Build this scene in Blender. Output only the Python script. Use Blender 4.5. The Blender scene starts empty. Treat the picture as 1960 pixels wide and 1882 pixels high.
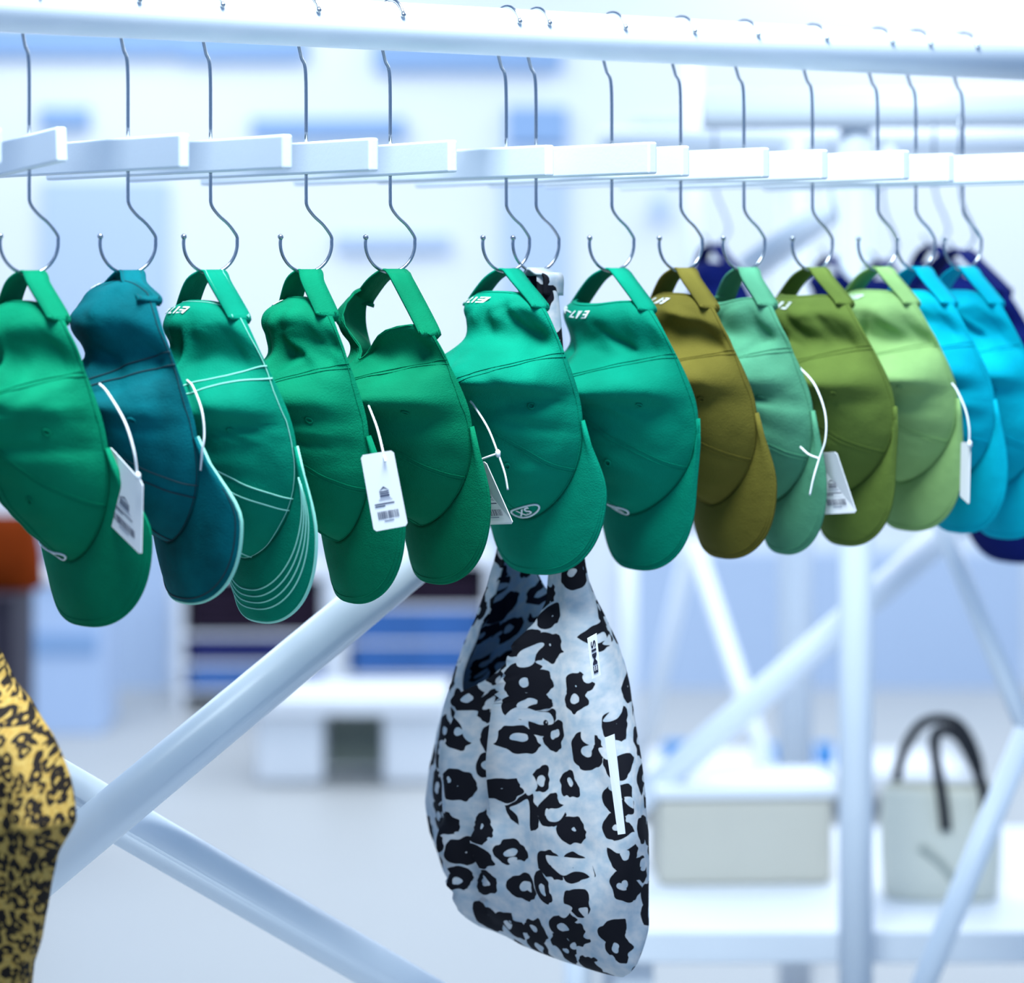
import bpy, bmesh, math, random
from mathutils import Vector, Matrix, noise

# ------------------------------------------------------------------ camera, world, lights
SC = bpy.context.scene
COL = SC.collection
EYE = 1.5                       # eye height, the horizon of the photograph
FPX = 5400.0                    # focal length in pixels of the 1960 px wide frame
CX, CY = 980.0, 480.0           # column of the optical axis, row of the horizon
VIEW = Vector((0.5622, 0.8270, 0.0))
RIGHT = Vector((0.8270, -0.5622, 0.0))
CAM = Vector((0.0, 0.0, EYE))
RAIL_Y = 2.357
RAIL_Z = EYE + 0.2203
TUBE_R = 0.0240

cam_d = bpy.data.cameras.new('camera'); cam = bpy.data.objects.new('camera', cam_d); COL.objects.link(cam)
cam_d.sensor_width = 36.0
cam_d.lens = FPX / 1960.0 * 36.0
cam_d.shift_y = -(941.0 - CY) / 1960.0
cam_d.clip_start = 0.05; cam_d.clip_end = 60
cam.location = CAM
cam.rotation_euler = (math.pi / 2, 0, math.atan2(VIEW.y, VIEW.x) - math.pi / 2)
cam_d.dof.use_dof = True
cam_d.dof.focus_distance = 2.74
cam_d.dof.aperture_fstop = 3.0
SC.camera = cam

W = bpy.data.worlds.new('world'); SC.world = W; W.use_nodes = True
W.node_tree.nodes['Background'].inputs[0].default_value = (0.32, 0.57, 1.0, 1)
W.node_tree.nodes['Background'].inputs[1].default_value = 0.58

def area(name, loc, size, energy, color=(1, 1, 1), rot=(0, 0, 0), size_y=None):
    l = bpy.data.lights.new(name, 'AREA'); l.energy = energy; l.color = color
    l.shape = 'RECTANGLE'; l.size = size; l.size_y = size_y or size
    o = bpy.data.objects.new(name, l); o.location = loc; o.rotation_euler = rot; COL.objects.link(o)
    return o
area('ceiling_light', (1.15, 1.75, 3.15), 1.0, 128, (0.82, 0.95, 1.0))
area('ceiling_light', (4.4, 4.2, 3.15), 2.2, 62, (0.92, 0.97, 1.0))
area('ceiling_light', (3.2, 7.2, 3.15), 2.6, 84, (0.92, 0.97, 1.0))
area('ceiling_light', (7.0, 6.6, 3.15), 2.6, 84, (0.92, 0.97, 1.0))

vs = SC.view_settings
vs.view_transform = 'Standard'; vs.look = 'None'; vs.gamma = 1.0; vs.exposure = 0.15
vs.use_curve_mapping = False

# ------------------------------------------------------------------ helpers
def srgb(r, g, b):
    f = lambda c: (c / 255.0) / 12.92 if c <= 10 else (((c / 255.0) + 0.055) / 1.055) ** 2.4
    return (f(r), f(g), f(b), 1.0)

def pix(u, v, Z):
    """point of the place seen at pixel (u, v), Z metres in front of the camera"""
    return CAM + VIEW * Z + RIGHT * ((u - CX) / FPX * Z) + Vector((0, 0, (CY - v) / FPX * Z))

def on_plane_y(u, v, Y):
    d = VIEW + RIGHT * ((u - CX) / FPX) + Vector((0, 0, (CY - v) / FPX))
    return CAM + d * ((Y - CAM.y) / d.y)

def on_floor(u, v, z=0.0):
    d = VIEW + RIGHT * ((u - CX) / FPX) + Vector((0, 0, (CY - v) / FPX))
    return CAM + d * ((z - CAM.z) / d.z)

def mesh_obj(name, verts, faces, mat=None, parent=None, smooth=True, mats=None):
    me = bpy.data.meshes.new(name); me.from_pydata([tuple(v) for v in verts], [], faces); me.update()
    if smooth:
        me.polygons.foreach_set('use_smooth', [True] * len(me.polygons))
    for m in (mats or ([mat] if mat else [])):
        me.materials.append(m)
    o = bpy.data.objects.new(name, me); COL.objects.link(o)
    if parent: o.parent = parent
    return o

def empty(name, loc, rz=0.0):
    o = bpy.data.objects.new(name, None); COL.objects.link(o); o.location = loc; o.rotation_euler = (0, 0, rz)
    o.empty_display_size = 0.05
    return o

def tag(o, label=None, cat=None, group=None, kind=None):
    if label: o['label'] = label
    if cat: o['category'] = cat
    if group: o['group'] = group
    if kind: o['kind'] = kind
    return o

def solid(o, t, offset=0.0, mat_off=0):
    m = o.modifiers.new('solidify', 'SOLIDIFY'); m.thickness = t; m.offset = offset; m.material_offset = mat_off
    return o

def tube_geo(pts, r, n=8, closed=False, cap=True):
    P = [Vector(p) for p in pts]; N = len(P)
    V, F = [], []
    prev = None
    for i, p in enumerate(P):
        if closed: t = P[(i + 1) % N] - P[i - 1]
        else: t = P[min(i + 1, N - 1)] - P[max(i - 1, 0)]
        if t.length < 1e-9: t = Vector((0, 0, 1))
        t.normalize()
        if prev is None:
            up = Vector((0, 0, 1)) if abs(t.z) < 0.9 else Vector((1, 0, 0))
            x = t.cross(up).normalized()
        else:
            x = (prev - t * prev.dot(t))
            if x.length < 1e-6: x = t.orthogonal()
            x.normalize()
        prev = x; y = t.cross(x)
        rr = r[i] if isinstance(r, (list, tuple)) else r
        for k in range(n):
            a = 2 * math.pi * k / n
            V.append(p + x * (rr * math.cos(a)) + y * (rr * math.sin(a)))
    for i in range(N if closed else N - 1):
        j = (i + 1) % N
        for k in range(n):
            k2 = (k + 1) % n
            F.append((i * n + k, i * n + k2, j * n + k2, j * n + k))
    if cap and not closed:
        F.append(tuple(reversed(range(n)))); F.append(tuple(range((N - 1) * n, N * n)))
    return V, F

def tube(name, pts, r, mat, parent=None, n=8, closed=False):
    V, F = tube_geo(pts, r, n, closed)
    return mesh_obj(name, V, F, mat, parent)

def merge_geo(list_):
    V, F = [], []
    for v, f in list_:
        b = len(V); V += list(v); F += [tuple(i + b for i in q) for q in f]
    return V, F

def box_geo(cx, cy, cz, sx, sy, sz, M=None):
    V = [Vector((cx + i * sx / 2, cy + j * sy / 2, cz + k * sz / 2)) for i in (-1, 1) for j in (-1, 1) for k in (-1, 1)]
    if M: V = [M @ v for v in V]
    F = [(0, 1, 3, 2), (4, 6, 7, 5), (0, 4, 5, 1), (2, 3, 7, 6), (0, 2, 6, 4), (1, 5, 7, 3)]
    return V, F

def box(name, c, s, mat, parent=None, bevel=0.0, rot=None):
    M = Matrix.Rotation(rot, 4, 'Z') if rot else None
    V, F = box_geo(0, 0, 0, *s)
    o = mesh_obj(name, V, F, mat, parent, smooth=False)
    o.location = c
    if rot: o.rotation_euler = (0, 0, rot)
    if bevel:
        m = o.modifiers.new('bevel', 'BEVEL'); m.width = bevel; m.segments = 3
    return o

def catmull(pts, n=8):
    P = [Vector(p) for p in pts]; out = []
    P = [P[0] * 2 - P[1]] + P + [P[-1] * 2 - P[-2]]
    for i in range(1, len(P) - 2):
        for k in range(n):
            t = k / n
            a, b, c, d = P[i - 1], P[i], P[i + 1], P[i + 2]
            out.append(0.5 * ((2 * b) + (c - a) * t + (2 * a - 5 * b + 4 * c - d) * t * t + (3 * b - a - 3 * c + d) * t ** 3))
    out.append(P[-2]); return out

def lerp_table(tab, x):
    if x <= tab[0][0]: return tab[0][1:]
    for p, q in zip(tab, tab[1:]):
        if x <= q[0]:
            t = (x - p[0]) / (q[0] - p[0]); t = t * t * (3 - 2 * t) if False else t
            return tuple(p[i] + (q[i] - p[i]) * t for i in range(1, len(p)))
    return tab[-1][1:]

# ------------------------------------------------------------------ materials
def new_mat(name):
    m = bpy.data.materials.new(name); m.use_nodes = True
    nt = m.node_tree
    return m, nt, nt.nodes['Principled BSDF']

def plain(name, col, rough=0.5, metal=0.0, var=0.06, scale=6.0, bump=0.0, bscale=300.0, spec=0.5):
    m, nt, b = new_mat(name)
    N = nt.nodes; L = nt.links
    tc = N.new('ShaderNodeTexCoord')
    nz = N.new('ShaderNodeTexNoise'); nz.inputs['Scale'].default_value = scale; nz.inputs['Detail'].default_value = 3
    L.new(tc.outputs['Object'], nz.inputs['Vector'])
    mx = N.new('ShaderNodeMix'); mx.data_type = 'RGBA'
    mx.inputs[6].default_value = tuple(c * (1 - var) for c in col[:3]) + (1,)
    mx.inputs[7].default_value = tuple(min(1, c * (1 + var)) for c in col[:3]) + (1,)
    L.new(nz.outputs['Fac'], mx.inputs[0]); L.new(mx.outputs[2], b.inputs['Base Color'])
    b.inputs['Roughness'].default_value = rough; b.inputs['Metallic'].default_value = metal
    b.inputs['Specular IOR Level'].default_value = spec
    if bump:
        n2 = N.new('ShaderNodeTexNoise'); n2.inputs['Scale'].default_value = bscale; n2.inputs['Detail'].default_value = 2
        L.new(tc.outputs['Object'], n2.inputs['Vector'])
        bp = N.new('ShaderNodeBump'); bp.inputs['Strength'].default_value = bump; bp.inputs['Distance'].default_value = 0.001
        L.new(n2.outputs['Fac'], bp.inputs['Height']); L.new(bp.outputs['Normal'], b.inputs['Normal'])
    return m

def fabric(name, col, var=0.10, worn=0.0):
    m, nt, b = new_mat(name)
    N = nt.nodes; L = nt.links
    tc = N.new('ShaderNodeTexCoord')
    nz = N.new('ShaderNodeTexNoise'); nz.inputs['Scale'].default_value = 22; nz.inputs['Detail'].default_value = 5
    L.new(tc.outputs['Object'], nz.inputs['Vector'])
    mx = N.new('ShaderNodeMix'); mx.data_type = 'RGBA'
    v = var + worn
    mx.inputs[6].default_value = tuple(c * (1 - v) for c in col[:3]) + (1,)
    mx.inputs[7].default_value = tuple(min(1, c * (1 + v)) for c in col[:3]) + (1,)
    rp = N.new('ShaderNodeMapRange'); rp.inputs['From Min'].default_value = 0.3; rp.inputs['From Max'].default_value = 0.7
    L.new(nz.outputs['Fac'], rp.inputs['Value'])
    L.new(rp.outputs['Result'], mx.inputs[0]); L.new(mx.outputs[2], b.inputs['Base Color'])
    b.inputs['Roughness'].default_value = 0.82
    b.inputs['Specular IOR Level'].default_value = 0.08
    b.inputs['Sheen Weight'].default_value = 0.0
    b.inputs['Sheen Roughness'].default_value = 0.5
    wv = N.new('ShaderNodeTexNoise'); wv.inputs['Scale'].default_value = 700; wv.inputs['Detail'].default_value = 1
    L.new(tc.outputs['Object'], wv.inputs['Vector'])
    w2 = N.new('ShaderNodeTexNoise'); w2.inputs['Scale'].default_value = 60; w2.inputs['Detail'].default_value = 3
    L.new(tc.outputs['Object'], w2.inputs['Vector'])
    ad = N.new('ShaderNodeMath'); ad.operation = 'MULTIPLY_ADD'; ad.inputs[1].default_value = 2.0
    L.new(w2.outputs['Fac'], ad.inputs[0]); L.new(wv.outputs['Fac'], ad.inputs[2])
    bp = N.new('ShaderNodeBump'); bp.inputs['Strength'].default_value = 0.35; bp.inputs['Distance'].default_value = 0.0012
    L.new(ad.outputs[0], bp.inputs['Height']); L.new(bp.outputs['Normal'], b.inputs['Normal'])
    return m

def leopard(name, ground_a, ground_b, spot, scale, thr=0.40, core=0.17):
    m, nt, b = new_mat(name)
    N = nt.nodes; L = nt.links
    uv = N.new('ShaderNodeUVMap'); uv.uv_map = 'UVMap'
    sc = N.new('ShaderNodeVectorMath'); sc.operation = 'SCALE'; sc.inputs['Scale'].default_value = scale
    L.new(uv.outputs['UV'], sc.inputs[0])
    dn = N.new('ShaderNodeTexNoise'); dn.inputs['Scale'].default_value = 1.3; dn.inputs['Detail'].default_value = 2
    L.new(sc.outputs[0], dn.inputs['Vector'])
    sub = N.new('ShaderNodeVectorMath'); sub.operation = 'SUBTRACT'; sub.inputs[1].default_value = (0.5, 0.5, 0.5)
    L.new(dn.outputs['Color'], sub.inputs[0])
    ds = N.new('ShaderNodeVectorMath'); ds.operation = 'SCALE'; ds.inputs['Scale'].default_value = 0.55
    L.new(sub.outputs[0], ds.inputs[0])
    av = N.new('ShaderNodeVectorMath'); av.operation = 'ADD'
    L.new(sc.outputs[0], av.inputs[0]); L.new(ds.outputs[0], av.inputs[1])
    vo = N.new('ShaderNodeTexVoronoi'); vo.voronoi_dimensions = '2D'; vo.inputs['Scale'].default_value = 1.0
    vo.inputs['Randomness'].default_value = 0.85
    L.new(av.outputs[0], vo.inputs['Vector'])
    wn = N.new('ShaderNodeTexNoise'); wn.inputs['Scale'].default_value = 2.6; wn.inputs['Detail'].default_value = 1
    L.new(sc.outputs[0], wn.inputs['Vector'])
    def math_(op, a, b_=None, c=None):
        n = N.new('ShaderNodeMath'); n.operation = op
        for i, x in enumerate((a, b_, c)):
            if x is None: continue
            if isinstance(x, (int, float)): n.inputs[i].default_value = x
            else: L.new(x, n.inputs[i])
        return n.outputs[0]
    sepc = N.new('ShaderNodeSeparateColor'); L.new(vo.outputs['Color'], sepc.inputs[0])
    dist = math_('ADD', vo.outputs['Distance'], math_('MULTIPLY', math_('SUBTRACT', wn.outputs['Fac'], 0.5), 0.34))
    size = math_('MULTIPLY_ADD', sepc.outputs[0], 0.14, thr - 0.07)
    outer = math_('LESS_THAN', dist, size)
    corer = math_('MULTIPLY', math_('GREATER_THAN', sepc.outputs[1], 0.35), core)
    inner = math_('LESS_THAN', dist, corer)
    brk = N.new('ShaderNodeTexNoise'); brk.inputs['Scale'].default_value = 1.5; brk.inputs['Detail'].default_value = 0
    off = N.new('ShaderNodeVectorMath'); off.operation = 'ADD'; off.inputs[1].default_value = (17.3, 5.1, 2.0)
    L.new(sc.outputs[0], off.inputs[0]); L.new(off.outputs[0], brk.inputs['Vector'])
    gap = math_('MULTIPLY', math_('GREATER_THAN', brk.outputs['Fac'], 0.63), math_('GREATER_THAN', dist, core * 0.4))
    mask = math_('MULTIPLY', outer, math_('SUBTRACT', 1.0, inner))
    mask = math_('MULTIPLY', mask, math_('SUBTRACT', 1.0, gap))
    gn = N.new('ShaderNodeTexNoise'); gn.inputs['Scale'].default_value = 3.0; gn.inputs['Detail'].default_value = 6
    L.new(sc.outputs[0], gn.inputs['Vector'])
    g = N.new('ShaderNodeMix'); g.data_type = 'RGBA'; g.inputs[6].default_value = ground_a; g.inputs[7].default_value = ground_b
    rg = N.new('ShaderNodeMapRange'); rg.inputs['From Min'].default_value = 0.35; rg.inputs['From Max'].default_value = 0.65
    L.new(gn.outputs['Fac'], rg.inputs['Value']); L.new(rg.outputs['Result'], g.inputs[0])
    mx = N.new('ShaderNodeMix'); mx.data_type = 'RGBA'; L.new(mask, mx.inputs[0])
    L.new(g.outputs[2], mx.inputs[6]); mx.inputs[7].default_value = spot
    L.new(mx.outputs[2], b.inputs['Base Color'])
    b.inputs['Roughness'].default_value = 0.8; b.inputs['Specular IOR Level'].default_value = 0.2
    return m

M_WHITE = plain('white_paint', (0.84, 0.89, 0.96, 1), 0.35, var=0.02)
M_BOARD = plain('white_lacquered_wood', (0.80, 0.85, 0.93, 1), 0.45, var=0.02, bump=0.1)
M_WIRE = plain('polished_steel', (0.42, 0.45, 0.50, 1), 0.22, 1.0, var=0.05)
M_TAG = plain('white_card', (0.86, 0.86, 0.90, 1), 0.6, var=0.02)
M_CORD = plain('white_cord', (0.85, 0.87, 0.90, 1), 0.6, var=0.02)
M_INK = plain('dark_ink', srgb(70, 75, 100), 0.7)
M_INKL = plain('grey_ink', srgb(140, 145, 165), 0.7)
M_THREAD = plain('white_thread', (0.85, 0.88, 0.90, 1), 0.7)
M_MINT = plain('pale_mint_thread', srgb(150, 225, 205), 0.7)
M_WALL = plain('wall_paint', (0.80, 0.84, 0.88, 1), 0.8, var=0.02, scale=0.7)
M_FLOOR = plain('floor_screed', (0.42, 0.43, 0.43, 1), 0.45, var=0.05, scale=0.9, bump=0.05)
M_BLUE = plain('pale_blue_panel', srgb(185, 203, 228), 0.7, var=0.05, scale=1.0)
M_BLUE2 = plain('mid_blue_panel', srgb(140, 172, 212), 0.7, var=0.06, scale=1.0)
M_NAVY = fabric('navy_twill', srgb(12, 25, 90))

GREEN = fabric('emerald_twill', srgb(0, 122, 86), 0.10)
GREEN2 = fabric('bright_emerald_twill', srgb(0, 130, 102), 0.10)
GREEN3 = fabric('deep_emerald_twill', srgb(0, 114, 78), 0.10)
TEAL = fabric('washed_teal_denim', srgb(0, 94, 102), 0.16, 0.14)
TEALD = plain('dark_teal_thread', srgb(0, 52, 62), .8)
OLIVE = fabric('olive_brown_twill', srgb(104, 96, 38), 0.10)
SEA = fabric('sea_green_cotton', srgb(84, 150, 116), 0.10)
MOSS = fabric('moss_green_twill', srgb(96, 116, 52), 0.10)
LIME = fabric('lime_green_twill', srgb(138, 176, 110), 0.10)
TURQ = fabric('turquoise_twill', srgb(0, 172, 196), 0.08)
TURQ2 = fabric('bright_turquoise_twill', srgb(0, 178, 200), 0.08)

# ------------------------------------------------------------------ setting
def quad(name, pts, mat):
    o = mesh_obj(name, pts, [(0, 1, 2, 3)], mat, smooth=False); o['kind'] = 'structure'
    return o
V3 = Vector
def cam_xy(xr, Z):            # x to the right of the axis, Z ahead of the camera, on plan
    p = VIEW * Z + RIGHT * xr; return p.x, p.y
BACK = 9.7
def cpt(xr, Z, z): x, y = cam_xy(xr, Z); return V3((x, y, z))
ROT = math.atan2(RIGHT.y, RIGHT.x)
fl = mesh_obj('floor', [cpt(-7, -3, 0), cpt(7, -3, 0), cpt(7, BACK, 0), cpt(-7, BACK, 0),
                        cpt(-7, -3, -.1), cpt(7, -3, -.1), cpt(7, BACK, -.1), cpt(-7, BACK, -.1)],
              [(0, 1, 2, 3), (4, 7, 6, 5), (0, 4, 5, 1), (1, 5, 6, 2), (2, 6, 7, 3), (3, 7, 4, 0)], M_FLOOR, smooth=False)
fl['kind'] = 'structure'
def cbox(name, xr, Z, z, sx, sy, sz, mat, parent=None, bevel=0.0, kind=None):
    """box with its width along the picture plane, centre xr right of the axis, Z ahead, z up"""
    o = box(name, cpt(xr, Z, z), (sx, sy, sz), mat, parent, bevel, ROT)
    if kind: o['kind'] = kind
    return o
cbox('wall_back', 0, BACK + .1, 1.6, 14, .2, 3.2, M_WALL, kind='structure')
cbox('baseboard_back', 0, BACK - .008, .05, 14, .016, .10, M_WHITE, kind='structure')
def px_panel(name, u0, v0, u1, v1, Z, t, mat, bevel=0.0, kind=None, parent=None):
    x0, x1 = (u0 - CX) / FPX * Z, (u1 - CX) / FPX * Z
    z1, z0 = EYE + (CY - v0) / FPX * Z, EYE + (CY - v1) / FPX * Z
    return cbox(name, (x0 + x1) / 2, Z + t / 2, (z0 + z1) / 2, x1 - x0, t, z1 - z0, mat, parent, bevel, kind)
n_trim = [0]
def trim(u0, v0, u1, v1, mat, t=.04, Z=BACK - .04):
    n_trim[0] += 1
    return px_panel('trim_%d' % n_trim[0], u0, v0, u1, v1, Z, t, mat, kind='structure')
trim(-200, 50, 345, 104, M_BLUE2)
trim(345, 60, 585, 112, M_BLUE2)
trim(715, 80, 1075, 132, M_BLUE2)
trim(80, 345, 322, 1320, M_BLUE)
trim(960, 285, 1085, 1260, M_BLUE)
trim(970, 205, 1085, 275, M_BLUE2)
trim(75, 206, 170, 242, M_BLUE2)
trim(480, 226, 775, 262, M_BLUE2)
trim(640, 448, 860, 476, M_BLUE)
trim(1215, 235, 1330, 248, M_BLUE)
trim(1250, 375, 1278, 420, M_BLUE)
trim(1190, 1060, 1960, 1330, M_BLUE, .03)

# ------------------------------------------------------------------ the rack in front
rack = empty('garment_rack', (1.0, RAIL_Y, 0.0))
tag(rack, 'white tubular rack whose rail carries the caps, with crossed braces below', 'garment rack')
def rk(p): return Vector(p) - rack.location
def seg(a, b, n=2): return [Vector(a).lerp(Vector(b), i / (n - 1)) for i in range(n)]
XL, XR = 0.55, 2.95
tube('rail', [rk((XL, RAIL_Y, RAIL_Z)), rk((XR, RAIL_Y, RAIL_Z))], TUBE_R, M_WHITE, rack, 40)
YB1, YB2 = RAIL_Y + 0.17, RAIL_Y + 0.225
a = on_plane_y(119, 1636, YB1); b = on_plane_y(649, 1195, YB1)
d = (b - a)
tube('brace', [rk(a - d * 1.05), rk(a + d * 1.85)], TUBE_R, M_WHITE, rack, 40)
a2 = on_plane_y(300, 1610, YB2); b2 = on_plane_y(680, 1831, YB2)
d2 = b2 - a2
tube('brace', [rk(a2 - d2 * 1.9), rk(a2 + d2 * 4.4)], TUBE_R, M_WHITE, rack, 40)
zmid = (a + d * 1.82).z
tube('cross_rail', [rk((XL, YB1 + .05, zmid)), rk((XR, YB1 + .05, zmid))], TUBE_R * .9, M_WHITE, rack, 32)
for xx in (XL, XR):
    tube('post', [rk((xx, YB1 + .03, 0)), rk((xx, YB1 + .03, RAIL_Z + .02))], TUBE_R, M_WHITE, rack, 32)
    tube('bracket', [rk((xx, RAIL_Y, RAIL_Z)), rk((xx, YB1 + .03, RAIL_Z))], TUBE_R, M_WHITE, rack, 32)

# ------------------------------------------------------------------ hangers
def rail_x(u):
    """world x of the point of the rail seen in column u"""
    d = VIEW + RIGHT * ((u - CX) / FPX)
    return d.x * RAIL_Y / d.y

def make_hanger(u, near, pitch, label, zb=0.089, yaw=0.0, mat=M_WIRE, length=0.50, dz=0.0):
    x0 = rail_x(u)
    root = empty('hanger', (x0, RAIL_Y, EYE)); tag(root, label, 'hanger', 'white board hangers on the rail')
    zr = RAIL_Z - EYE
    # hook over the rail, in the plane square to the rail
    rr = TUBE_R + 0.0022
    pts = []
    for k in range(0, 33):
        an = math.radians(22 + (236 - 22) * k / 32)
        pts.append(Vector((0, -rr * math.cos(an), zr + rr * math.sin(an))))
    end = pts[-1]
    pts += catmull([end, Vector((0, end.y * .35 + .004, zr - .034)), Vector((0, 0.001, zr - .050)), Vector((0, 0, zb + .014))], 6)[1:]
    V1 = tube_geo(pts, 0.0017, 8)
    ball = tube_geo([pts[0] + Vector((0, -.0004, -.003)), pts[0] + Vector((0, 0, -.0015)), pts[0], pts[0] + Vector((0, .0003, .0025))], [.0006, .0027, .0030, .0016], 8)
    V, F = merge_geo([V1, ball]); mesh_obj('rail_hook', V, F, mat, root)
    # board
    L = length; hb, tb = .031, .0105
    Vb, Fb = box_geo(0, (L - near) - L / 2, 0, tb, L, hb)
    brd = mesh_obj('board', Vb, Fb, M_BOARD, root, smooth=False)
    brd.location = (0, 0, zb); brd.rotation_euler = (-pitch, 0, yaw)
    bv = brd.modifiers.new('bevel', 'BEVEL'); bv.width = 0.0022; bv.segments = 3
    # lower hook, in the plane of the rail
    R = 0.0285; zc = 0.0075 + dz
    low = [Vector((0, 0, zb - .012)), Vector((0, 0, .054)), Vector((0.0010, 0, .043)), Vector((.0085, 0, .0335)), Vector((.0190, 0, .0250))]
    for k in range(0, 21):
        an = math.radians(14 - 204 * k / 20)
        low.append(Vector((R * math.cos(an), 0, zc + R * math.sin(an))))
    pts = catmull(low, 4)
    V1 = tube_geo(pts, 0.0017, 8)
    e = pts[-1]
    ball = tube_geo([e + Vector((0, 0, -.002)), e, e + Vector((-.0003, 0, .002)), e + Vector((-.0004, 0, .0034))], [.0016, .0028, .0028, .0008], 8)
    V, F = merge_geo([V1, ball]); mesh_obj('cap_hook', V, F, mat, root)
    return root

# wire column, reach of the board towards the viewer, pitch of the board, what hangs on it
HANG = [
    (-118, .125, 0.0, 'golden leopard print bag at the left edge'),
    (56, .069, .075, 'bright green cap nearest the left edge'),
    (245, .112, .0, 'washed teal cap'),
    (403, .146, .0, 'green cap with white contrast stitching'),
    (586, .125, .0, 'plain green cap right of the stitched cap'),
    (747, .113, .006, 'green cap with the open curled back'),
    (969, .077, .0, 'green cap in front of the grey leopard bag'),
    (1026, .197, .0, 'grey leopard print bag'),
    (1171, .125, .004, 'green cap next to the olive brown cap'),
    (1303, .141, .0, 'olive brown cap'),
    (1424, .132, .0, 'pale sea green cap'),
    (1555, .151, .004, 'moss green cap'),
    (1680, .118, .0, 'lime green cap'),
    (1753, .232, .0, 'turquoise cap beside the lime cap'),
    (1843, .150, .0, 'rightmost turquoise cap'),
]
for u, near, pitch, what in HANG:
    make_hanger(u, near, pitch, 'white board hanger holding the ' + what)

# ------------------------------------------------------------------ lettering
def text_geo(s, size, shear=0.0, bold=0.0):
    cu = bpy.data.curves.new('lettering', 'FONT'); cu.body = s; cu.size = size; cu.align_x = 'CENTER'; cu.align_y = 'CENTER'
    cu.shear = shear; cu.offset = bold
    cu.resolution_u = 3
    o = bpy.data.objects.new('lettering', cu); COL.objects.link(o)
    dg = bpy.context.evaluated_depsgraph_get(); dg.update()
    me = bpy.data.meshes.new_from_object(o.evaluated_get(dg))
    bm = bmesh.new(); bm.from_mesh(me)
    bmesh.ops.triangulate(bm, faces=bm.faces[:])
    V = [v.co.copy() for v in bm.verts]; F = [tuple(v.index for v in f.verts) for f in bm.faces]
    bm.free(); bpy.data.objects.remove(o); bpy.data.curves.remove(cu); bpy.data.meshes.remove(me)
    return V, F

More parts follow.
